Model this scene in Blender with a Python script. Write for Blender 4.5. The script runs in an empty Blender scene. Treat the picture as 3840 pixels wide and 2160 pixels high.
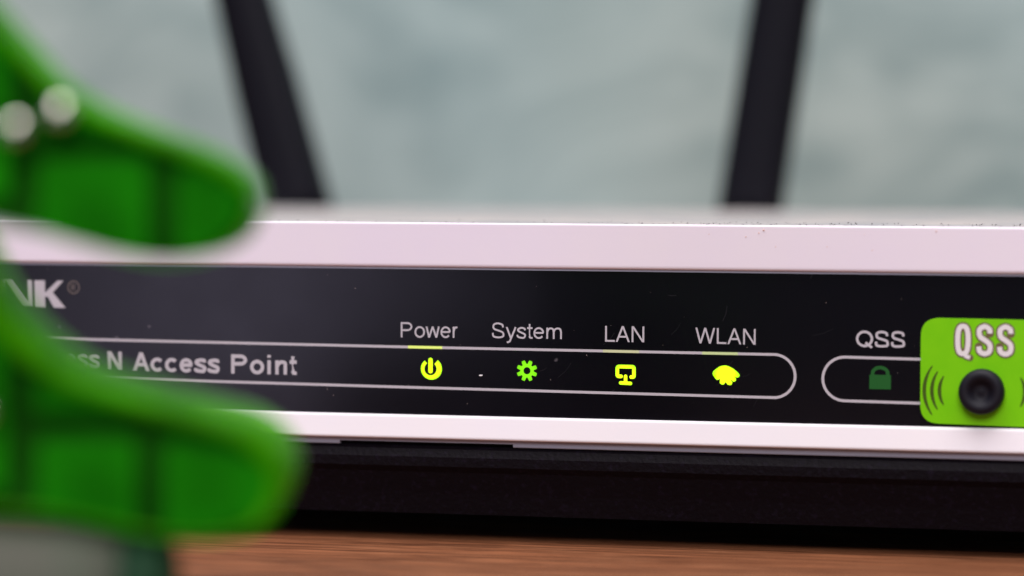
import bpy, bmesh, math, random
from mathutils import Vector, Matrix, noise
random.seed(7)
MM = 0.001
sc = bpy.context.scene
C = sc.collection
R = math.radians

# ------------------------------------------------------------------ camera
cd = bpy.data.cameras.new('camera'); cam = bpy.data.objects.new('camera', cd); C.objects.link(cam)
cd.sensor_width = 36; cd.lens = 110.68; cd.clip_start = 0.01; cd.clip_end = 10
yaw, pit, rol = R(13.9), R(2.38), R(0.17)
d = Vector((-math.sin(yaw)*math.cos(pit), math.cos(yaw)*math.cos(pit), -math.sin(pit)))
r0 = d.cross(Vector((0, 0, 1))).normalized(); u0 = r0.cross(d)
r1 = r0*math.cos(rol)+u0*math.sin(rol); u1 = -r0*math.sin(rol)+u0*math.cos(rol)
m = Matrix((r1, u1, -d)).transposed().to_4x4()
m.translation = Vector((72.006, -290.964, 37.0))*MM
cam.matrix_world = m
cd.dof.use_dof = True; cd.dof.focus_distance = 0.2985; cd.dof.aperture_fstop = 13.5
sc.camera = cam

# ------------------------------------------------------------------ light
w = bpy.data.worlds.new('World'); sc.world = w; w.use_nodes = True
bg = w.node_tree.nodes['Background']; bg.inputs[0].default_value = (0.80, 0.86, 1.0, 1); bg.inputs[1].default_value = 0.10
sc.view_settings.view_transform = 'Standard'; sc.view_settings.look = 'None'
sc.view_settings.exposure = 0.12; sc.view_settings.gamma = 1

def area(name, loc, target, sx, sy, radiance, col):
    l = bpy.data.lights.new(name, 'AREA'); l.shape = 'RECTANGLE'; l.size = sx; l.size_y = sy
    l.energy = radiance*math.pi*sx*sy*math.pi/math.pi; l.color = col
    o = bpy.data.objects.new(name, l); C.objects.link(o)
    o.location = loc
    o.rotation_euler = (Vector(target)-Vector(loc)).to_track_quat('-Z', 'Y').to_euler()
    return o
# large soft lamp above and in front, and an unseen soft source low at the front left, shaped for the panel sheen
area('overhead_lamp', (0.05, -0.14, 1.0), (0, 0, 0.02), 0.9, 0.66, 8.2, (1.0, 0.95, 0.97))
area('front_lamp', (0.15, -1.05, 0.80), (0, 0, 0.02), 0.8, 0.5, 7.8, (0.99, 0.955, 1.0))
area('panel_sheen_light', (-0.358, -0.94, 0.09), (-0.03, 0, 0.02), 0.12, 0.42, 2.9, (0.80, 0.72, 1.0))

# ------------------------------------------------------------------ materials
MT = {}
def mat(name, col, rough=0.5, spec=0.5, metal=0.0, emis=None, es=0.0, bump=None, var=None, coat=0.0):
    M = bpy.data.materials.new(name); M.use_nodes = True; nt = M.node_tree; b = nt.nodes['Principled BSDF']
    b.inputs['Base Color'].default_value = (*col, 1); b.inputs['Roughness'].default_value = rough
    b.inputs['Specular IOR Level'].default_value = spec; b.inputs['Metallic'].default_value = metal
    b.inputs['Coat Weight'].default_value = coat
    if emis: b.inputs['Emission Color'].default_value = (*emis, 1); b.inputs['Emission Strength'].default_value = es
    tc = nt.nodes.new('ShaderNodeTexCoord')
    if bump:
        n = nt.nodes.new('ShaderNodeTexNoise'); n.inputs['Scale'].default_value = bump[0]; n.inputs['Detail'].default_value = 4
        bp = nt.nodes.new('ShaderNodeBump'); bp.inputs['Strength'].default_value = bump[1]; bp.inputs['Distance'].default_value = bump[2]
        nt.links.new(tc.outputs['Object'], n.inputs['Vector']); nt.links.new(n.outputs['Fac'], bp.inputs['Height'])
        nt.links.new(bp.outputs['Normal'], b.inputs['Normal'])
    if var:   # scale, other colour, lo, hi
        n = nt.nodes.new('ShaderNodeTexNoise'); n.inputs['Scale'].default_value = var[0]; n.inputs['Detail'].default_value = 5
        cr = nt.nodes.new('ShaderNodeValToRGB'); cr.color_ramp.elements[0].position = var[2]; cr.color_ramp.elements[1].position = var[3]
        cr.color_ramp.elements[0].color = (*col, 1); cr.color_ramp.elements[1].color = (*var[1], 1)
        nt.links.new(tc.outputs['Object'], n.inputs['Vector']); nt.links.new(n.outputs['Fac'], cr.inputs['Fac'])
        nt.links.new(cr.outputs['Color'], b.inputs['Base Color'])
    MT[name] = M
    return M
mat('white_plastic', (0.85, 0.765, 0.87), 0.42, 0.4, bump=(3000, 0.15, 0.00003), var=(90, (0.87, 0.79, 0.86), 0.35, 0.7))
mat('white_trim', (0.84, 0.795, 0.835), 0.42, 0.4, bump=(3000, 0.15, 0.00003), var=(120, (0.85, 0.80, 0.82), 0.35, 0.7))
mat('dusty_top', (0.38, 0.345, 0.33), 0.8, 0.05, var=(110, (0.27, 0.27, 0.275), 0.40, 0.66))
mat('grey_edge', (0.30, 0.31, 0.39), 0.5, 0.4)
mat('gap_black', (0.01, 0.01, 0.012), 0.7, 0.1)
mat('base_plastic', (0.0040, 0.0026, 0.0046), 0.6, 0.10, bump=(2600, 0.7, 0.00012), var=(1800, (0.009, 0.006, 0.013), 0.55, 0.75))
mat('print_grey', (0.54, 0.51, 0.55), 0.6, 0.2)
mat('print_dim', (0.16, 0.13, 0.12), 0.6, 0.2)
mat('print_white', (0.80, 0.76, 0.76), 0.6, 0.2)
mat('print_brown', (0.17, 0.12, 0.06), 0.6, 0.2)
mat('print_pale_brown', (0.42, 0.30, 0.26), 0.6, 0.2)
mat('print_dark_green', (0.055, 0.10, 0.006), 0.6, 0.2)
mat('painted_spill_strong', (0.6, 0.7, 0.2), 0.6, 0.2, emis=(0.62, 0.75, 0.10), es=0.45)  # LED spill on the outline print, painted in as tint and weak glow
mat('painted_spill_weak', (0.62, 0.64, 0.40), 0.6, 0.2, emis=(0.45, 0.6, 0.10), es=0.05)
mat('painted_spill_mid', (0.55, 0.64, 0.35), 0.6, 0.2, emis=(0.45, 0.6, 0.10), es=0.14)
mat('led_yellow_green', (0.1, 0.1, 0.02), 0.5, 0.2, emis=(0.62, 1.0, 0.0), es=1.75)
mat('led_green', (0.05, 0.1, 0.01), 0.5, 0.2, emis=(0.17, 0.78, 0.0), es=1.0)
mat('led_off', (0.014, 0.11, 0.02), 0.5, 0.2)
mat('lime_plate', (0.18, 0.60, 0.002), 0.5, 0.15, var=(300, (0.21, 0.64, 0.003), 0.35, 0.7))
mat('rubber_black', (0.005, 0.0045, 0.010), 0.6, 0.28)
mat('antenna_black', (0.0022, 0.0020, 0.0050), 0.5, 0.16)
mat('grey_sheath', (0.088, 0.088, 0.070), 0.75, 0.1, var=(120, (0.060, 0.082, 0.055), 0.35, 0.7))
mat('green_collar', (0.006, 0.030, 0.012), 0.6, 0.1)
mat('highlight_bead_metal', (0.66, 0.64, 0.56), 0.22, 0.5, metal=1.0)
mat('dust_grey', (0.17, 0.16, 0.165), 0.9, 0.1)
mat('dust_pale', (0.62, 0.50, 0.46), 0.9, 0.1)
mat('dust_tan', (0.70, 0.47, 0.40), 0.9, 0.1)

def green(name, col, tcol, mix, gloss=0.06, clear=0.0):
    M = bpy.data.materials.new(name); M.use_nodes = True; nt = M.node_tree; nt.nodes.clear()
    o = nt.nodes.new('ShaderNodeOutputMaterial'); a = nt.nodes.new('ShaderNodeBsdfDiffuse'); t = nt.nodes.new('ShaderNodeBsdfTranslucent')
    g = nt.nodes.new('ShaderNodeBsdfGlossy'); g.inputs['Roughness'].default_value = 0.25
    a.inputs[0].default_value = (*col, 1); t.inputs[0].default_value = (*tcol, 1)
    m1 = nt.nodes.new('ShaderNodeMixShader'); m1.inputs[0].default_value = mix
    m2 = nt.nodes.new('ShaderNodeMixShader'); m2.inputs[0].default_value = gloss
    tr = nt.nodes.new('ShaderNodeBsdfTransparent'); tr.inputs[0].default_value = (0.35, 0.95, 0.12, 1); m3 = nt.nodes.new('ShaderNodeMixShader'); m3.inputs[0].default_value = clear
    tcx = nt.nodes.new('ShaderNodeTexCoord'); nz = nt.nodes.new('ShaderNodeTexNoise'); nz.inputs['Scale'].default_value = 190; nz.inputs['Detail'].default_value = 3
    cv_ = nt.nodes.new('ShaderNodeValToRGB'); cv_.color_ramp.elements[0].position = 0.35; cv_.color_ramp.elements[1].position = 0.68; cv_.color_ramp.elements[0].color = (*[q*0.62 for q in col], 1); cv_.color_ramp.elements[1].color = (*[q*1.25 for q in col], 1)
    nt.links.new(tcx.outputs['Object'], nz.inputs['Vector']); nt.links.new(nz.outputs['Fac'], cv_.inputs['Fac']); nt.links.new(cv_.outputs['Color'], a.inputs[0])
    fr = nt.nodes.new('ShaderNodeFresnel'); fr.inputs[0].default_value = 1.14
    L = nt.links.new
    L(a.outputs[0], m1.inputs[1]); L(t.outputs[0], m1.inputs[2]); L(m1.outputs[0], m2.inputs[1]); L(g.outputs[0], m2.inputs[2])
    L(fr.outputs[0], m2.inputs[0]); L(m2.outputs[0], m3.inputs[1]); L(tr.outputs[0], m3.inputs[2]); L(m3.outputs[0], o.inputs[0]); MT[name] = M
green('green_rim', (0.092, 0.46, 0.001), (0.19, 0.70, 0.001), 0.45, clear=0.28)
green('green_web', (0.010, 0.085, 0.004), (0.012, 0.15, 0.006), 0.3)  # thicker, darker plastic, deepened to paint in shadow pockets under the rim
green('green_window', (0.014, 0.27, 0.004), (0.02, 0.38, 0.004), 0.3)

# black panel: glossy with fine dust specks and a few scratches
M = bpy.data.materials.new('panel_black'); M.use_nodes = True; nt = M.node_tree; b = nt.nodes['Principled BSDF']; L = nt.links.new
b.inputs['Specular IOR Level'].default_value = 0.30
tc = nt.nodes.new('ShaderNodeTexCoord')
def noisenode(scale, detail=2, rough=0.5, vec=None):
    n = nt.nodes.new('ShaderNodeTexNoise'); n.inputs['Scale'].default_value = scale; n.inputs['Detail'].default_value = detail; n.inputs['Roughness'].default_value = rough
    L(vec or tc.outputs['Object'], n.inputs['Vector']); return n
def ramp(src, p0, c0, p1, c1):
    cr = nt.nodes.new('ShaderNodeValToRGB'); e = cr.color_ramp.elements; e[0].position = p0; e[1].position = p1; e[0].color = (*c0, 1); e[1].color = (*c1, 1)
    L(src, cr.inputs['Fac']); return cr
sp = nt.nodes.new('ShaderNodeTexVoronoi'); sp.inputs['Scale'].default_value = 420; L(tc.outputs['Object'], sp.inputs['Vector'])
s1 = ramp(sp.outputs['Distance'], 0.05, (1, 1, 1), 0.11, (0, 0, 0))
gate = ramp(noisenode(330, 1).outputs['Fac'], 0.60, (0, 0, 0), 0.64, (1, 1, 1))
mul = nt.nodes.new('ShaderNodeMath'); mul.operation = 'MULTIPLY'; L(s1.outputs['Color'], mul.inputs[0]); L(gate.outputs['Color'], mul.inputs[1])
mx = nt.nodes.new('ShaderNodeMix'); mx.data_type = 'RGBA'; mx.inputs[6].default_value = (0.0028, 0.0026, 0.0048, 1); mx.inputs[7].default_value = (0.09, 0.08, 0.09, 1)
L(mul.outputs[0], mx.inputs[0]); L(mx.outputs[2], b.inputs['Base Color'])
rr = ramp(noisenode(160, 5).outputs['Fac'], 0.3, (0.19, 0.19, 0.19), 0.7, (0.215, 0.215, 0.215)); L(rr.outputs['Color'], b.inputs['Roughness'])
MT['panel_black'] = M

# wood
M = bpy.data.materials.new('wood'); M.use_nodes = True; nt = M.node_tree; b = nt.nodes['Principled BSDF']; L = nt.links.new
tc = nt.nodes.new('ShaderNodeTexCoord'); mp = nt.nodes.new('ShaderNodeMapping'); mp.inputs['Scale'].default_value = (45, 900, 900); mp.inputs['Rotation'].default_value = (0, 0, R(-4))
L(tc.outputs['Object'], mp.inputs['Vector'])
n1 = noisenode(1.0, 6, 0.65, mp.outputs[0])
mp2 = nt.nodes.new('ShaderNodeMapping'); mp2.inputs['Scale'].default_value = (170, 3600, 900); mp2.inputs['Rotation'].default_value = (0, 0, R(-4)); L(tc.outputs['Object'], mp2.inputs['Vector'])
n2 = noisenode(1.0, 3, 0.6, mp2.outputs[0])
ad = nt.nodes.new('ShaderNodeMath'); ad.operation = 'MULTIPLY_ADD'; ad.inputs[1].default_value = 0.42; L(n2.outputs['Fac'], ad.inputs[0]); L(n1.outputs['Fac'], ad.inputs[2])
cr = ramp(ad.outputs[0], 0.45, (0.045, 0.013, 0.005), 0.84, (0.25, 0.092, 0.040)); e = cr.color_ramp.elements.new(0.66); e.color = (0.105, 0.036, 0.015, 1)
mp3 = nt.nodes.new('ShaderNodeMapping'); mp3.inputs['Scale'].default_value = (70, 2600, 900); mp3.inputs['Rotation'].default_value = (0, 0, R(-6)); L(tc.outputs['Object'], mp3.inputs['Vector'])
fs = ramp(noisenode(1.0, 4, 0.7, mp3.outputs[0]).outputs['Fac'], 0.54, (0, 0, 0), 0.72, (1, 1, 1))
mw = nt.nodes.new('ShaderNodeMix'); mw.data_type = 'RGBA'; mw.inputs[7].default_value = (0.36, 0.16, 0.078, 1); L(fs.outputs['Color'], mw.inputs[0]); L(cr.outputs['Color'], mw.inputs[6])
L(mw.outputs[2], b.inputs['Base Color']); b.inputs['Roughness'].default_value = 0.55; b.inputs['Specular IOR Level'].default_value = 0.15
bp = nt.nodes.new('ShaderNodeBump'); bp.inputs['Strength'].default_value = 0.3; bp.inputs['Distance'].default_value = 0.0001; L(ad.outputs[0], bp.inputs['Height']); L(bp.outputs['Normal'], b.inputs['Normal'])
MT['wood'] = M

# sage wall with soft brushed arcs
M = bpy.data.materials.new('sage_wall'); M.use_nodes = True; nt = M.node_tree; b = nt.nodes['Principled BSDF']; L = nt.links.new
tc = nt.nodes.new('ShaderNodeTexCoord'); mp = nt.nodes.new('ShaderNodeMapping'); mp.inputs['Scale'].default_value = (1, 1, 2.4); L(tc.outputs['Object'], mp.inputs['Vector'])
warp = noisenode(11, 2, 0.5, tc.outputs['Object'])
va = nt.nodes.new('ShaderNodeVectorMath'); va.operation = 'MULTIPLY_ADD'; va.inputs[1].default_value = (0.09, 0.0, 0.22); L(warp.outputs['Color'], va.inputs[0]); L(mp.outputs[0], va.inputs[2])
st = noisenode(38, 3, 0.6, va.outputs[0])
big = noisenode(9, 1, 0.5, tc.outputs['Object'])
c1 = ramp(st.outputs['Fac'], 0.34, (0.245, 0.33, 0.325), 0.66, (0.41, 0.505, 0.485))
c2 = ramp(big.outputs['Fac'], 0.3, (0.92, 1.0, 1.04), 0.7, (1.05, 1.0, 0.95))
mm_ = nt.nodes.new('ShaderNodeMix'); mm_.data_type = 'RGBA'; mm_.blend_type = 'MULTIPLY'; mm_.inputs[0].default_value = 1; L(c1.outputs['Color'], mm_.inputs[6]); L(c2.outputs['Color'], mm_.inputs[7])
L(mm_.outputs[2], b.inputs['Base Color']); b.inputs['Roughness'].default_value = 0.85; b.inputs['Specular IOR Level'].default_value = 0.2
MT['sage_wall'] = M

# lit icon: a small lamp behind it, hottest at the middle
for nm, edge, mid, st_ in (('led_yellow_green', (0.30, 1.0, 0.0), (0.72, 1.0, 0.0), 1.55), ('led_green', (0.13, 0.62, 0.0), (0.24, 0.90, 0.0), 1.0)):
    nt = MT[nm].node_tree; b = nt.nodes['Principled BSDF']; tc = nt.nodes.new('ShaderNodeTexCoord'); L = nt.links.new
    vl = nt.nodes.new('ShaderNodeVectorMath'); vl.operation = 'LENGTH'; L(tc.outputs['Object'], vl.inputs[0])
    cr = nt.nodes.new('ShaderNodeValToRGB'); mr = nt.nodes.new('ShaderNodeMath'); mr.operation = 'MULTIPLY'; mr.inputs[1].default_value = 1/(1.25*MM)
    L(vl.outputs['Value'], mr.inputs[0]); L(mr.outputs[0], cr.inputs['Fac'])
    cr.color_ramp.elements[0].position = 0.45; cr.color_ramp.elements[0].color = (*mid, 1); cr.color_ramp.elements[1].position = 1.0; cr.color_ramp.elements[1].color = (*edge, 1)
    L(cr.outputs['Color'], b.inputs['Emission Color']); b.inputs['Emission Strength'].default_value = st_

# ------------------------------------------------------------------ mesh helpers (millimetres in, metres out)
def link(name, bm, mname, parent=None, smooth=False, normals=True):
    if normals: bmesh.ops.recalc_face_normals(bm, faces=bm.faces)
    me = bpy.data.meshes.new(name); bm.to_mesh(me); bm.free()
    me.materials.append(MT[mname])
    if smooth:
        for p in me.polygons: p.use_smooth = True
    o = bpy.data.objects.new(name, me); C.objects.link(o)
    if parent: o.parent = parent
    return o
def empty(name, loc, label, cat, group=None, rz=0):
    o = bpy.data.objects.new(name, None); C.objects.link(o); o.empty_display_size = 0.01
    o.location = Vector(loc)*MM; o.rotation_euler = (0, 0, rz); o['label'] = label; o['category'] = cat
    if group: o['group'] = group
    return o
def extrude_x(prof, x0, x1, bevel=0.0, nx=1):
    """closed profile of (y,z) swept along x"""
    bm = bmesh.new(); rings = []
    for i in range(nx+1):
        x = x0+(x1-x0)*i/nx
        rings.append([bm.verts.new((x*MM, y*MM, z*MM)) for y, z in prof])
    n = len(prof)
    for a, c in zip(rings, rings[1:]):
        for k in range(n): bm.faces.new((a[k], a[(k+1) % n], c[(k+1) % n], c[k]))
    bm.faces.new(rings[0]); bm.faces.new(rings[-1][::-1])
    return bm
def rounded(poly, rad, seg=5):
    """round the corners of a closed 2D polygon; rad may be a list"""
    out = []; n = len(poly)
    for i in range(n):
        p = Vector(poly[i]); a = Vector(poly[i-1]); c = Vector(poly[(i+1) % n]); r = rad[i] if isinstance(rad, (list, tuple)) else rad
        if r <= 0: out.append(tuple(p)); continue
        ua = (a-p).normalized(); uc = (c-p).normalized(); ang = ua.angle(uc)
        t = min(r/math.tan(ang/2), 0.49*(a-p).length, 0.49*(c-p).length)
        A = p+ua*t; B = p+uc*t
        for k in range(seg+1):
            s = k/seg; q = A*(1-s)**2+p*2*s*(1-s)+B*s*s; out.append(tuple(q))
    return out
def plate(poly, y_front, depth, bm=None):
    """a flat outline in x,z given thickness backwards in y"""
    bm = bm or bmesh.new()
    f = [bm.verts.new((x*MM, y_front*MM, z*MM)) for x, z in poly]; bk = [bm.verts.new((x*MM, (y_front+depth)*MM, z*MM)) for x, z in poly]
    bm.faces.new(f); bm.faces.new(bk[::-1]); n = len(poly)
    for k in range(n): bm.faces.new((f[k], bk[k], bk[(k+1) % n], f[(k+1) % n]))
    return bm
def spline(pts, closed=False, sub=6):
    P = [Vector(p) for p in pts]; n = len(P); out = []
    rng = range(n) if closed else range(n-1)
    for i in rng:
        p0 = P[(i-1) % n] if closed or i > 0 else P[i]; p1 = P[i]; p2 = P[(i+1) % n]; p3 = P[(i+2) % n] if closed or i+2 < n else P[(i+1) % n]
        for k in range(sub):
            t = k/sub
            out.append(tuple(0.5*((2*p1)+(-p0+p2)*t+(2*p0-5*p1+4*p2-p3)*t*t+(-p0+3*p1-3*p2+p3)*t**3)))
    if not closed: out.append(tuple(P[-1]))
    return out
def arc(cx, cz, rx, rz, a0, a1, n=14):
    return [(cx+rx*math.cos(R(a0+(a1-a0)*i/n)), cz+rz*math.sin(R(a0+(a1-a0)*i/n))) for i in range(n+1)]
def ribbon(bm, pts, w, y, closed=False, cap=False, thick=0.012):
    """a flat printed stroke of width w (or list of widths), mitred, with slight thickness"""
    P = [Vector(p) for p in pts]; n = len(P); ws = w if isinstance(w, (list, tuple)) else [w]*n
    Lf, Rt = [], []
    for i in range(n):
        a = P[(i-1) % n] if closed or i > 0 else None; c = P[(i+1) % n] if closed or i < n-1 else None
        t1 = (P[i]-a).normalized() if a is not None else None; t2 = (c-P[i]).normalized() if c is not None else None
        if t1 is None: t1 = t2
        if t2 is None: t2 = t1
        n1 = Vector((-t1.y, t1.x)); n2 = Vector((-t2.y, t2.x)); mvec = (n1+n2)
        if mvec.length < 1e-6: mvec = n1
        mvec.normalize(); k = min(1/max(mvec.dot(n1), 0.3), 2.6)*ws[i]/2
        Lf.append(P[i]+mvec*k); Rt.append(P[i]-mvec*k)
    V = lambda q, i: bm.verts.new((q.x*MM, (y-0.003*i/n)*MM, q.y*MM))
    a = [V(q, i) for i, q in enumerate(Lf)]; c = [V(q, i) for i, q in enumerate(Rt)]
    for i in range(n if closed else n-1):
        j = (i+1) % n
        bm.faces.new((a[i], c[i], c[j], a[j]))
    if cap:
        for idx in (0, n-1):
            tpt = P[idx]; rr_ = ws[idx]/2
            ctr = bm.verts.new((tpt.x*MM, (y-0.003)*MM, tpt.y*MM)); ring = [bm.verts.new(((tpt.x+rr_*math.cos(q*math.pi/8))*MM, (y-0.003)*MM, (tpt.y+rr_*math.sin(q*math.pi/8))*MM)) for q in range(16)]
            for q in range(16): bm.faces.new((ctr, ring[q], ring[(q+1) % 16]))

# ------------------------------------------------------------------ letters: centre lines with cap height 1
def glyph(ch, w):
    h = w/2; X = 0.73; S = []
    if ch == 'P': S = [[(h, 0), (h, 1)], [(h, 1-h), (0.42, 1-h)]+arc(0.46, 0.71, 0.30-h*0.4, 0.29-h, 90, -90, 12)+[(h, 0.42+h)]]; adv = .93
    elif ch == 'o': S = ['c'] and [arc(.38, X/2, .34-h+.02, X/2-h+.015, 0, 360, 26)[:-1]]; S[0].append('closed'); adv = .775
    elif ch == 'w': S = [[(.02+h, X), (.25, 0), 'slant'], [(.25, 0), (.50, X), 'slant'], [(.50, X), (.75, 0), 'slant'], [(.75, 0), (.98-h, X), 'slant']]; adv = 1.0
    elif ch == 'e': S = [[(.07, X*.52), (.69, X*.52)], arc(.385, X/2, .33-h+.02, X/2-h+.015, 4, 322, 24)]; adv = .775
    elif ch == 'r': S = [[(.10+h, 0), (.10+h, X)], spline([(.10+h, X*.55), (.10+h+.08, X*.85), (.30, X-h+.01), (.42, X-h)])]; adv = .46
    elif ch == 'S': S = [spline([(.83-h, .69), (.74-h*.3, .87), (.44, 1-h+.015), (.16+h*.6, .90-h*.3), (.11+h*.6, .72), (.22, .58), (.47, .49), (.74-h*.2, .39), (.86-h, .26), (.78-h*.3, .09+h*.2), (.46, h-.015), (.15+h*.2, .11), (.05+h, .33)])]; adv = .93
    elif ch == 's': S = [spline([(.63-h*.8, .53), (.54, X-.09), (.34, X-h+.015), (.13+h*.3, X-.13), (.12+h*.3, .50), (.33, .385), (.57-h*.2, .28), (.60-h*.4, .16), (.50, h*.8), (.33, h-.015), (.13, .09+h*.3), (.05+h*.5, .23)])]; adv = .70
    elif ch == 'y': S = [[(.03+h, X), (.355, 0), 'slant'], spline([(.67, X), (.35, -.06), (.26, -.22), (.10, -.29+h*.3)])]; adv = .70
    elif ch == 't': S = [[(.18, .95), (.18, .16+h*.5)]+spline([(.18, .15+h), (.20, h+.02), (.28, h-.01), (.37, h)])[1:], [(.02, X-h*.8), (.37, X-h*.8)]]; adv = .39
    elif ch == 'm': S = [[(.10+h, 0), (.10+h, X)], spline([(.10+h, X*.6), (.19+h, X-h-.05), (.36, X-h+.01), (.52, X-h-.03), (.58, X*.62)])+[(.58, 0)], spline([(.58, X*.6), (.66, X-h-.05), (.82, X-h+.01), (.99, X-h-.03), (1.05, X*.62)])+[(1.05, 0)]]; adv = 1.16
    elif ch == 'n': S = [[(.10+h, 0), (.10+h, X)], spline([(.10+h, X*.58), (.21+h, X-h-.05), (.42, X-h+.01), (.62-h*.3, X-h-.04), (.70-h, X*.60)])+[(.70-h, 0)]]; adv = .80
    elif ch == 'L': S = [[(.10+h, 1), (.10+h, 0)], [(.10+h, h), (.72, h)]]; adv = .76
    elif ch == 'A': S = [[(.02+h, 0), (.465, 1), 'slant'], [(.465, 1), (.91-h, 0), 'slant'], [(.19, .30+h*.5), (.74, .30+h*.5)]]; adv = .93
    elif ch == 'N': S = [[(.10+h, 0), (.10+h, 1)], [(.90-h, 0), (.90-h, 1)], [(.10+h*1.2, 1), (.90-h*1.2, 0), 'slant']]; adv = 1.0
    elif ch == 'W': S = [[(.02+h, 1), (.35, 0), 'slant'], [(.35, 0), (.655, 1), 'slant'], [(.655, 1), (.96, 0), 'slant'], [(.96, 0), (1.29-h, 1), 'slant']]; adv = 1.31
    elif ch == 'Q': S = [arc(.54, .5, .48-h+.02, .5-h+.015, 0, 360, 30)[:-1], [(.60, .27), (.97, -.04)]]; S[0].append('closed'); adv = 1.08
    elif ch == 'c': S = [arc(.39, X/2, .34-h+.02, X/2-h+.015, 42, 318, 22)]; adv = .77
    elif ch == 'i': S = [[(.11+h, 0), (.11+h, X)], [(.11+h, .86), (.11+h, 1)]]; adv = .22+w
    elif ch == 'R': S = [[(h, 0), (h, 1)], [(h, 1-h), (0.42, 1-h)]+arc(0.46, 0.73, 0.28, 0.27-h, 90, -90, 8)+[(h, 0.46)], [(.45, .46), (.75, 0)]]; adv = .95
    else: adv = .39
    return S, adv
def slant(bm, p, q, w, y):
    """a slanted stem cut off level at both ends"""
    dz = abs(q[1]-p[1]); ln = math.hypot(q[0]-p[0], q[1]-p[1]); k = w*ln/dz/2
    bm.faces.new([bm.verts.new((a*MM, y*MM, b_*MM)) for a, b_ in ((p[0]-k, p[1]), (p[0]+k, p[1]), (q[0]+k, q[1]), (q[0]-k, q[1]))])
def word(text, x0, z0, cap, x1=None, stroke=0.125, y=0, mname='print_grey', parent=None, name='printed_word', sx=1.0, slope=0.0, grow=0.0, gap=0.0, lab=None, condensed=False):
    items = []; pen = 0
    for ch in text:
        S, adv = glyph(ch, stroke)
        items.append((S, pen)); pen += adv+gap
    first = 0.10 if text[0] in 'LNimnr' else 0.0
    if x1 is not None: sx = (x1-x0)/(cap*(pen-gap-first-0.05))
    bm = bmesh.new(); k = 0
    for S, p in items:
        for s in S:
            cl = s[-1] == 'closed'; sl = s[-1] == 'slant'; pts = [q for q in s if q not in ('closed', 'slant')]
            pts = [(x0+(p+q[0]-first)*cap*sx, z0+q[1]*cap+slope*(p+q[0])*cap*sx) for q in pts]
            if sl: slant(bm, pts[0], pts[1], stroke*cap, y-0.004*k); k = (k+1) % 7; continue
            ribbon(bm, pts, (stroke+grow)*cap*(sx if condensed else 1), y-0.004*k, closed=cl, cap=grow > 0 and not cl); k = (k+1) % 7
    o = link(name, bm, mname, parent, normals=False)
    if lab: o['label'] = lab
    return o

# ------------------------------------------------------------------ setting
bm = bmesh.new()
bmesh.ops.create_cube(bm, size=1, matrix=Matrix.Translation((0.0, 0.220, -0.0100)) @ Matrix.Diagonal((1.6, 0.71, 0.02, 1)))
bmesh.ops.bevel(bm, geom=bm.edges[:], offset=0.002, segments=2, affect='EDGES')
t = link('table', bm, 'wood'); t['kind'] = 'structure'
bm = bmesh.new()
bmesh.ops.create_cube(bm, size=1, matrix=Matrix.Translation((-0.05, 0.655, 0.3)) @ Matrix.Diagonal((1.9, 0.02, 1.4, 1)))
wl = link('wall', bm, 'sage_wall'); wl['kind'] = 'structure'
wl.location.y = -0.43

# ------------------------------------------------------------------ the access point
ap = empty('access_point', (0, 0, 0), 'white and black wireless access point with lit green status icons, standing on the wooden table', 'access point')
XL, XR = -96.0, 79.0
# top cover: front fascia with crisp upper edge; body runs back
prof = rounded([(0.0, 30.72), (0.0, 26.42), (3.0, 26.42), (3.0, 29.2), (110, 29.2), (116, 26.0), (118, 26.0), (117, 28.9), (113, 29.95)], [0.20, 0.35, 0, 0, 0, 0, 0.5, 1.0, 1.0])
cover = link('top_cover', extrude_x(prof, XL, XR, nx=1), 'white_plastic', ap, smooth=False)
# dusty skin lying on the top face
bm = bmesh.new(); nx, ny = 60, 24
grid = [[bm.verts.new(((XL+0.5+(XR-XL-1)*i/nx)*MM, (0.5+112*(j/ny)**1.6)*MM, (30.735-0.70*(j/ny)**1.6 + 0.015*noise.noise(Vector((i*.7, j*.9, 0))))*MM)) for j in range(ny+1)] for i in range(nx+1)]
for i in range(nx):
    for j in range(ny): bm.faces.new((grid[i][j], grid[i+1][j], grid[i+1][j+1], grid[i][j+1]))
ds = link('dust_film', bm, 'dusty_top', ap); ds['kind'] = 'stuff'; ds['label'] = 'greyish film of dust on the top cover'
# black front panel, recessed a little
panel = link('front_panel', extrude_x([(0.45, 26.6), (0.45, 12.0), (2.5, 12.0), (2.5, 26.6)], XL+1, XR-1), 'panel_black', ap)
link('panel_seam', extrude_x([(0.28, 26.43), (0.28, 26.22), (0.9, 26.22), (0.9, 26.43)], XL+1, XR-1), 'grey_edge', ap)
# lower white trim and its grey lower edge
prof = rounded([(-0.02, 12.2), (-0.42, 9.93), (3, 9.93), (3, 12.2)], [0.3, 0.25, 0, 0])
link('lower_trim', extrude_x(prof, XL, XR), 'white_trim', ap)
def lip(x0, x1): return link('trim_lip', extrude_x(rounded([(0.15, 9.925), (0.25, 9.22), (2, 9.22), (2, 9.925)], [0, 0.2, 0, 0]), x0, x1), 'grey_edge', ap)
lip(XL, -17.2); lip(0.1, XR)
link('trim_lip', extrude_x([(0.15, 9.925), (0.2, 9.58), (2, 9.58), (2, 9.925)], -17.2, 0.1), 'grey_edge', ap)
link('vent_slot', extrude_x([(0.7, 9.57), (0.7, 9.37), (2, 9.37), (2, 9.57)], -17.1, 0.0), 'gap_black', ap)
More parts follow.
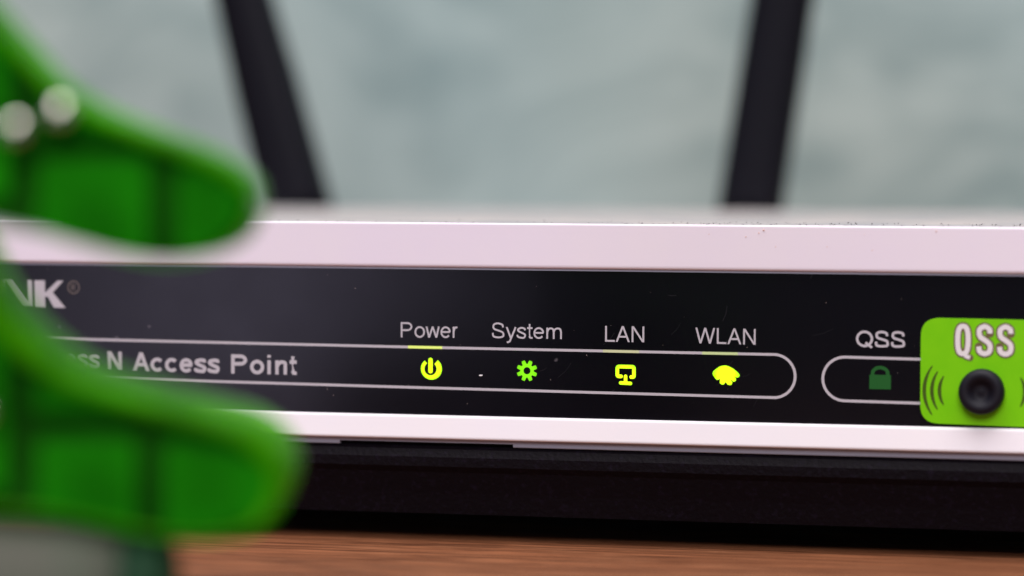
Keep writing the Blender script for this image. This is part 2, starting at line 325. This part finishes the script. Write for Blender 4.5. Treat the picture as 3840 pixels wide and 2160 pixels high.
# base: rounded shoulder then sloping underside
prof = [(0.9, 9.36), (0.1, 8.95), (-0.18, 8.2), (-0.12, 7.3), (0.4, 6.7), (1.1, 4.6), (1.6, 2.55), (112, 2.55), (117, 8), (117, 25.9), (112, 29.1), (3.1, 29.1), (3.1, 9.34)]
base = link('base_shell', extrude_x(prof, XL+0.4, XR-0.4, nx=1), 'base_plastic', ap)
for x, y in ((-80, 14), (64, 14), (-80, 100), (64, 100)):
    bm = bmesh.new(); bmesh.ops.create_cone(bm, cap_ends=True, segments=20, radius1=4.2*MM, radius2=4.6*MM, depth=2.72*MM, matrix=Matrix.Translation((x*MM, y*MM, 1.36*MM)))
    link('rubber_foot', bm, 'rubber_black', ap)
# antennas
for cx, cz, tilt, w0, w1, lab in ((-60.0, 28.0, -15.2, 9.2, 7.5, 'black antenna leaning to the left'), (2.0, 28.0, 8.5, 8.5, 8.1, 'black antenna leaning to the right')):
    bm = bmesh.new(); secs = []
    for s, ww in ((0, w0), (4, w0), (20, (w0*1.3+w1*.7)/2), (34, w1), (110, w1*.92), (118, w1*.75), (120, w1*.35)):
        ring = []
        for q in range(20):
            a = q*math.tau/20; ca, sa = math.cos(a), math.sin(a)
            ring.append(bm.verts.new(((math.copysign(abs(ca)**.6, ca)*ww/2)*MM, (math.copysign(abs(sa)**.6, sa)*ww*.38)*MM, s*MM)))
        secs.append(ring)
    for a, c in zip(secs, secs[1:]):
        for q in range(20): bm.faces.new((a[q], a[(q+1) % 20], c[(q+1) % 20], c[q]))
    bm.faces.new(secs[0][::-1]); bm.faces.new(secs[-1])
    an = link('antenna', bm, 'antenna_black', ap, smooth=True); an.location = Vector((cx, 122, cz))*MM; an.rotation_euler = (0, R(tilt), 0); an['label'] = lab
    bm = bmesh.new(); bmesh.ops.create_cone(bm, cap_ends=True, segments=24, radius1=4.2*MM, radius2=4.2*MM, depth=9*MM, matrix=Matrix.Rotation(R(90), 4, 'X'))
    hg = link('hinge', bm, 'antenna_black', an); hg.location = (0, 0, -2*MM)

# ---- print on the panel
YP = 0.43
LW = 0.25
bm = bmesh.new()
top = [(-70, 19.15), (-45.6, 18.9), (-11.3, 18.71), (24.9, 18.62)]
pl = top+arc(25.15, 16.60, 2.03, 2.03, 84, -84, 18)+[(24.9, 14.58), (-11.3, 14.83), (-36.5, 15.05), (-70, 15.3)]
ribbon(bm, pl, LW, YP)
o = link('printed_outline', bm, 'print_grey', panel, normals=False); o['label'] = 'thin pale outline with a round right end around the lit icons'
bm = bmesh.new()
ribbon(bm, [(41, 18.40), (31.85, 18.50)]+arc(31.84, 16.46, 2.06, 2.04, 90, 270, 20)+[(31.85, 14.42), (41, 14.32)], LW, YP)
o = link('printed_outline', bm, 'print_grey', panel, normals=False); o['label'] = 'thin pale outline with a round left end around the padlock icon'
for x0, x1, z0_, z1_, mn in ((-10.4, -7.0, 18.71, 18.70, 'painted_spill_strong'), (8.8, 12.3, 18.66, 18.65, 'painted_spill_weak'), (18.35, 21.75, 18.635, 18.63, 'painted_spill_mid')):
    bm = bmesh.new(); ribbon(bm, [(x0, z0_), (x1, z1_)], LW+0.01, YP-0.012); link('painted_spill_line', bm, mn, panel, normals=False)  # outline segments with the icons' light spill put into colour and emission
word('Power', -11.13, 19.62, 1.47, -5.50, 0.115, YP, parent=panel, lab='pale printed word Power', slope=0.008)
word('System', -2.15, 19.72, 1.47, 4.80, 0.115, YP, parent=panel, lab='pale printed word System')
word('LAN', 9.0, 19.55, 1.50, 12.86, 0.115, YP, parent=panel, lab='pale printed word LAN')
word('WLAN', 17.66, 19.55, 1.48, 23.5, 0.115, YP, parent=panel, lab='pale printed word WLAN', slope=-0.008)
word('QSS', 32.78, 19.48, 1.50, 37.45, 0.15, YP, parent=panel, lab='pale printed word QSS above the padlock icon')
word('ess', -45.90, 15.95, 1.86, -42.10, 0.18, YP, parent=panel, lab='pale bold printed letters ess')
word('N', -41.2, 15.86, 1.86, -39.62, 0.185, YP, parent=panel, lab='pale bold printed letter N')
word('Access', -38.6, 15.83, 1.86, -29.55, 0.185, YP, parent=panel, lab='pale bold printed word Access')
word('Point', -28.36, 15.80, 1.88, -21.70, 0.185, YP, parent=panel, lab='pale bold printed word Point')
# NK and the registered mark
kx, kz, kc = -48.9, 21.98, 2.68
def flat(polys, y, mname, name, parent, lab=None):
    bm = bmesh.new()
    for k, p in enumerate(polys): bm.faces.new([bm.verts.new((a*MM, (y-0.004*k)*MM, b_*MM)) for a, b_ in p])
    bmesh.ops.triangulate(bm, faces=bm.faces[:])
    o = link(name, bm, mname, parent, normals=False)
    if lab: o['label'] = lab
    return o
sh = lambda pts: [(kx+a, kz+b_*kc) for a, b_ in pts]
flat([sh([(0, 0), (1.12, 0), (1.12, 1), (0, 1)]), sh([(1.05, .40), (1.55, .40), (3.08, 1), (2.45, 1), (1.05, .52)]), sh([(1.25, .52), (2.05, 0), (3.3, 0), (1.85, .60)])], YP, 'print_grey', 'printed_letter', panel, 'heavy pale printed letter K')
flat([sh([(-.75, .02), (-.27, .02), (-.27, 1), (-.75, 1)]), sh([(-3.3, 1), (-2.45, 1), (-.40, .02), (-1.35, .02)]), sh([(-3.9, 0), (-3.2, 0), (-3.2, 1), (-3.9, 1)])], YP, 'print_grey', 'printed_letter', panel, 'pale printed letter N cut by the left edge')
bm = bmesh.new(); ribbon(bm, arc(-44.75, 24.02, 0.58, 0.60, 0, 360, 28)[:-1], 0.12, YP, closed=True); link('printed_mark', bm, 'print_dim', panel, normals=False)
word('R', -44.98, 23.70, 0.62, None, 0.15, YP, mname='print_dim', parent=panel, name='printed_mark', sx=0.8)

# ---- icons
def off(cx, cz, pts, s=1.0): return [(cx+a*s, cz+b_*s) for a, b_ in pts]
cx, cz = -8.11, 16.66   # power
bm = bmesh.new()
ring = arc(0.0, -0.02, 0.83, 0.83, 128, 412, 30); ws = [0.30+0.20*max(0, math.sin(math.pi*(i/30)**1.2)) for i in range(31)]
ws = [0.34+0.17*min(1, max(0, (i-10)/12)) for i in range(31)]
ribbon(bm, off(cx, cz, ring), ws, YP, cap=False)
ribbon(bm, off(cx-0.04, cz, [(0, 0.84), (0, -0.24)]), 0.42, YP-0.008, cap=True)
o = link('status_light', bm, 'led_yellow_green', panel, normals=False); o['label'] = 'bright yellow green power symbol'
cx, cz = 1.39, 16.64    # gear
bm = bmesh.new(); N = 128; vo, vi = [], []
for i in range(N):
    a = i*math.tau/N; ph = ((a+R(0))/(math.tau/8)+0.5) % 1-0.5   # valley centred on 0
    t_ = abs(ph)*2
    rr_ = 0.66+0.35*min(1, max(0, (t_-0.30)/0.30))**0.7
    if t_ > 0.62: rr_ = 1.01-0.03*math.cos(math.pi*t_)*0
    vo.append(bm.verts.new(((cx+rr_*math.cos(a))*MM, YP*MM, (cz+rr_*math.sin(a))*MM))); vi.append(bm.verts.new(((cx+.34*math.cos(a))*MM, YP*MM, (cz+.34*math.sin(a))*MM)))
for i in range(N): bm.faces.new((vo[i], vo[(i+1) % N], vi[(i+1) % N], vi[i]))
o = link('status_light', bm, 'led_green', panel, normals=False); o['label'] = 'green gear symbol, dimmer than the others'
cx, cz = 11.0, 16.60    # monitor
bm = bmesh.new(); s = 1/121.6
fr = rounded([(-54, -47), (-98, -47), (-98, 66), (98, 66), (98, -52), (66, -52)], [0, 30, 24, 24, 30, 0], 4)
ribbon(bm, off(cx, cz+0.07, [(a, b_) for a, b_ in fr], s), 42*s, YP, cap=True)
ribbon(bm, off(cx, cz+0.07, [(0, -45), (0, -110)], s), 40*s, YP-0.010, cap=True)
ribbon(bm, off(cx, cz+0.07, [(-58, -122), (58, -126)], s), 40*s, YP-0.020, cap=True)
o = link('status_light', bm, 'led_yellow_green', panel, normals=False); o['label'] = 'bright yellow green monitor symbol'
cx, cz = 20.64, 16.60   # fan shape
tr = [(320, 690), (345, 600), (480, 490), (600, 405), (720, 362), (880, 350), (1050, 402), (1200, 482), (1340, 592), (1425, 675), (1462, 745), (1430, 825), (1340, 845), (1230, 790), (1310, 890), (1305, 975), (1215, 1025), (1060, 920), (1160, 1050), (1120, 1145), (1040, 1168), (950, 1140), (872, 1030), (800, 1140), (715, 1148), (625, 1090), (635, 915), (510, 965), (430, 890), (475, 740), (345, 765)]
flat([[(cx+(a-890)/443, cz-(b_-750)/443) for a, b_ in tr]], YP, 'led_yellow_green', 'status_light', panel, 'bright yellow green wireless fan symbol')
cx, cz = 35.13, 16.66   # padlock
bm = bmesh.new()
ribbon(bm, off(cx, cz, [(-.70, .2)]+arc(0, .40, .70, .52, 180, 0, 14)+[(.70, .2)]), 0.33, YP)
ribbon(bm, off(cx, cz, [(-1.0, -.42), (1.0, -.42)]), 1.34, YP-0.005)
o = link('status_light', bm, 'led_off', panel, normals=False); o['label'] = 'unlit dark green padlock symbol'

for o in panel.children:
    if o.name.startswith('status_light'):
        xs = [v.co.x for v in o.data.vertices]; zs = [v.co.z for v in o.data.vertices]
        c = Vector(((min(xs)+max(xs))/2, YP*MM, (min(zs)+max(zs))/2))
        for v in o.data.vertices: v.co -= c
        o.location = c

# ---- lime button plate
lp = plate(rounded([(38.9, 12.55), (38.9, 22.3), (50.3, 22.2), (50.3, 12.35)], 1.75, 8), 0.15, 0.32)
plt = link('button_plate', lp, 'lime_plate', ap); plt['label'] = 'lime green plate around the round black button'
PY = 0.13
def bword(m, wd, y, nm, lb=None):
    bm = bmesh.new(); cp = 2.75; z0 = 18.95
    q = lambda x, pts: [(x+a, z0+b_*cp) for a, b_ in pts]
    ribbon(bm, q(42.30, rounded([(0, .03), (0, .95), (.96, .95), (.96, .03)], [.42]*4, 6)), wd, y, closed=True)
    ribbon(bm, q(42.30, [(.55, .10), (.80, -.06), (1.15, -.10)]), wd*0.8, y-0.006, cap=wd > .6)
    for x in (44.22, 46.12):
        sp_ = spline([(1.02, .72), (.98, .86), (.55, .95), (.12, .87), (.04, .74), (.16, .60), (.55, .50), (.96, .38), (1.06, .24), (.95, .10), (.52, .04), (.10, .12), (.02, .28)])
        ribbon(bm, q(x, sp_), wd, y, cap=wd > .6)
    o = link(nm, bm, m, plt, normals=False)
    if lb: o['label'] = lb
bword('print_brown', 0.76, PY, 'printed_word_outline')  # brown printed outline behind the white letters
bword('print_white', 0.46, PY-0.03, 'printed_word', 'white bold printed word QSS on the lime plate')
for sgn in (1, -1):
    for rr_, ha in ((3.85, 36), (3.15, 34), (2.45, 33)):
        bm = bmesh.new(); c0 = 44.56-sgn*1.45
        a = arc(c0, 15.6, rr_, rr_, 180-ha, 180+ha, 16) if sgn > 0 else arc(c0, 15.6, rr_, rr_, ha, -ha, 16)
        n = len(a); ribbon(bm, a, [0.10+0.24*math.sin(math.pi*i/(n-1)) for i in range(n)], PY); link('printed_arc', bm, 'print_dark_green', plt, normals=False)
# button: domed ring with a hollow centre
bm = bmesh.new(); prf = [(2.10, 0.15), (2.08, -0.7), (1.95, -1.0), (1.65, -1.15), (1.3, -1.1), (1.0, -0.9), (0.8, -0.6), (0.5, -0.5), (0.2, -0.55), (0, -0.58)]
rings = []
for rr_, yy in prf[:-1]: rings.append([bm.verts.new(((44.56+rr_*math.cos(q*math.tau/48))*MM, yy*MM, (15.58+rr_*math.sin(q*math.tau/48))*MM)) for q in range(48)])
ctr = bm.verts.new((44.56*MM, prf[-1][1]*MM, 15.58*MM))
for a, c in zip(rings, rings[1:]):
    for q in range(48): bm.faces.new((a[q], a[(q+1) % 48], c[(q+1) % 48], c[q]))
for q in range(48): bm.faces.new((rings[-1][q], rings[-1][(q+1) % 48], ctr))
link('button', bm, 'rubber_black', plt, smooth=True)

# ---- specks
def specks(n, fx, fs, mname, name, parent, lab):
    bm = bmesh.new()
    for k in range(n):
        p = fx(); s = fs()
        mtx = Matrix.Translation(Vector(p)*MM) @ Matrix.Rotation(random.uniform(0, 6), 4, 'X') @ Matrix.Rotation(random.uniform(0, 6), 4, 'Z') @ Matrix.Diagonal((s*MM*random.uniform(.8, 2.4), s*MM*random.uniform(.6, 1.2), s*MM, 1))
        bmesh.ops.create_icosphere(bm, subdivisions=1, radius=0.5, matrix=mtx)
    o = link(name, bm, mname, parent); o['kind'] = 'stuff'; o['label'] = lab; return o
def top_pt():
    y = 0.4+12*random.random()**1.8
    x = random.uniform(-30, 56); 
    if x < 15 and random.random() < 0.6: x = random.uniform(10, 56)
    return (x, y, 30.76)
specks(230, top_pt, lambda: random.uniform(.04, .12), 'dust_grey', 'dust', ap, 'dark crumbs of dust along the front of the top cover')
specks(26, lambda: (random.uniform(-20, 50), 0.44, random.uniform(12.6, 26)), lambda: random.uniform(.03, .06), 'dust_pale', 'dust', ap, 'pale specks of dust on the black front panel')
specks(22, lambda: (random.uniform(-26, 50), -0.02+0.15, random.uniform(8.2, 8.9)), lambda: random.uniform(.04, .08), 'dust_pale', 'dust', ap, 'pale specks on the dark base')
specks(1, lambda: (-3.15, 0.42, 16.1), lambda: 0.20, 'print_white', 'dust', ap, 'one white fleck between the power and gear symbols')
specks(9, lambda: (random.uniform(14, 46), -0.005, random.uniform(28.4, 30.3)), lambda: random.uniform(.07, .17), 'dust_tan', 'dust', ap, 'faint tan stains on the white fascia')

mat('scuff', (0.014, 0.013, 0.017), 0.5, 0.3)
bm = bmesh.new()
for k in range(16):
    x = random.uniform(-4, 50); z = random.uniform(12.6, 17.5) if k % 3 else random.uniform(19, 26); a = random.gauss(0.45, 0.35); ln = random.uniform(0.4, 2.2)
    ribbon(bm, [(x, z), (x+ln*.5*math.cos(a), z+ln*.5*math.sin(a)), (x+ln*math.cos(a+.15), z+ln*math.sin(a+.15))], random.uniform(.02, .045), 0.44)
o = link('scratches', bm, 'scuff', panel, normals=False); o['kind'] = 'stuff'; o['label'] = 'faint fine scratches on the black front panel'

# ------------------------------------------------------------------ the two green cable boots and the grey cable in front
S = 38.08   # units of the drawn profile per millimetre at the boots
def boot(origin, ref, outline, windows, beads, label, dep=9.0, tipw=0.2):
    """outline etc. are given in profile units around ref"""
    g = empty('cable_boot', origin, label, 'cable boot', 'green plastic cable boots in front of the access point', rz=yaw)
    cv = lambda p: ((p[0]-ref[0])/S, -(p[1]-ref[1])/S)
    out = [cv(p) for p in spline(outline, closed=True, sub=5)]
    if sum(out[i-1][0]*out[i][1]-out[i][0]*out[i-1][1] for i in range(len(out))) < 0: out = out[::-1]
    n = len(out); P = [Vector(p) for p in out]; inn = []
    for i in range(n):
        t_ = (P[(i+1) % n]-P[i-1]).normalized(); nn = Vector((-t_.y, t_.x)); inn.append(P[i]+nn*(0.16+0.8*max(0, -nn.y)+tipw*max(0, -nn.x)))
    bm = bmesh.new()
    # shell: outer wall, rounded front lip, inner wall
    layers = [([P[i] for i in range(n)], dep), ([P[i] for i in range(n)], 0.8), ([P[i].lerp(inn[i], .3) for i in range(n)], 0.1), ([P[i].lerp(inn[i], .7) for i in range(n)], 0.1), (inn, 0.7), (inn, 3.4)]
    rg = [[bm.verts.new((q.x*MM, yy*MM, q.y*MM)) for q in pts] for pts, yy in layers]
    for a, c in zip(rg, rg[1:]):
        for i in range(n): bm.faces.new((a[i], a[(i+1) % n], c[(i+1) % n], c[i]))
    link('shell', bm, 'green_rim', g, smooth=True)
    bm = bmesh.new(); f = [bm.verts.new((q.x*MM, 2.4*MM, q.y*MM)) for q in [P[i].lerp(inn[i], .9) for i in range(n)]]; b2 = [bm.verts.new((q.x*MM, (dep-.1)*MM, q.y*MM)) for q in [P[i].lerp(inn[i], .5) for i in range(n)]]
    bm.faces.new(f); bm.faces.new(b2[::-1]); bmesh.ops.triangulate(bm, faces=bm.faces[:]); link('web', bm, 'green_web', g)
    for wd in windows:
        wp = [cv(p) for p in rounded(wd, 26, 4)]
        link('side_panel', plate(wp, 1.2, 1.3), 'green_window', g)
    for bx, bz in beads:  # added metal beads stand in for blurred highlights on the plastic
        q = cv((bx, bz)); bm = bmesh.new(); bmesh.ops.create_uvsphere(bm, u_segments=24, v_segments=16, radius=0.95*MM)
        o = link('highlight_bead', bm, 'highlight_bead_metal', g, smooth=True); o.location = (q[0]*MM, -0.3*MM, q[1]*MM)
    return g
boot((-10.89, -96.94, 38.74), (0, 325),
     [(-480, -60), (-260, -70), (-120, -50), (-50, 0), (0, 55), (60, 120), (120, 185), (200, 243), (300, 292), (400, 330), (500, 368), (575, 405), (622, 445), (640, 485), (634, 546), (604, 600), (550, 634), (480, 652), (400, 656), (300, 642), (200, 616), (100, 588), (0, 568), (-120, 535), (-300, 530), (-480, 530)],
     [[(88, 395), (368, 395), (368, 644), (240, 618), (88, 578)], [(440, 418), (520, 420), (600, 455), (618, 500), (588, 572), (520, 630), (440, 646)], [(110, 215), (200, 270), (370, 345), (100, 345)], [(-200, 40), (-20, 70), (15, 130), (15, 500), (-200, 500)]],
     [(152, 283), (42, 325)], 'upper translucent green plastic boot, with two highlights made by added beads, blurred at the left')
boot((-10.66, -97.65, 21.03), (0, 1000),
     [(-480, 545), (-260, 540), (-120, 575), (-50, 700), (0, 776), (60, 842), (120, 894), (200, 942), (300, 976), (400, 1006), (500, 1032), (600, 1060), (664, 1094), (706, 1140), (724, 1190), (720, 1240), (694, 1292), (646, 1334), (580, 1352), (480, 1356), (380, 1348), (250, 1322), (120, 1298), (0, 1288), (-120, 1284), (-300, 1284), (-480, 1284)],
     [[(88, 1105), (335, 1105), (335, 1338), (88, 1290)], [(408, 1112), (560, 1130), (684, 1180), (690, 1240), (630, 1315), (520, 1346), (408, 1348)], [(80, 870), (190, 945), (335, 1000), (335, 1045), (80, 1045)], [(-200, 700), (-20, 780), (5, 840), (5, 1240), (-200, 1240)]],
     [(-48, 1035)], 'lower translucent green plastic boot, with a wide rounded tip, above the grey cable', dep=13.5, tipw=1.1)
# grey cable end lying under the lower boot
gc = empty('grey_cable', (-10.49, -94.0, 0), 'thick grey cable end on the table under the lower green boot', 'cable', rz=yaw)
def lathe_x(prf, mname, name, parent, zc):
    bm = bmesh.new(); rings = []
    for x, rr_ in prf: rings.append([bm.verts.new((x*MM, rr_*math.cos(q*math.tau/40)*MM, (zc+rr_*math.sin(q*math.tau/40))*MM)) for q in range(40)])
    for a, c in zip(rings, rings[1:]):
        for q in range(40): bm.faces.new((a[q], a[(q+1) % 40], c[(q+1) % 40], c[q]))
    bm.faces.new(rings[0]); bm.faces.new(rings[-1][::-1]); return link(name, bm, mname, parent, smooth=True)
lathe_x([(-40, 6.4), (-2, 6.4), (3.5, 6.1), (6.8, 5.5), (7.0, 0.5)], 'grey_sheath', 'sheath', gc, 6.4)
lathe_x([(6.6, 4.4), (6.8, 5.7), (8.0, 5.6), (9.6, 5.4), (10.1, 4.6), (10.2, 0.5)], 'green_collar', 'end_collar', gc, 6.4)
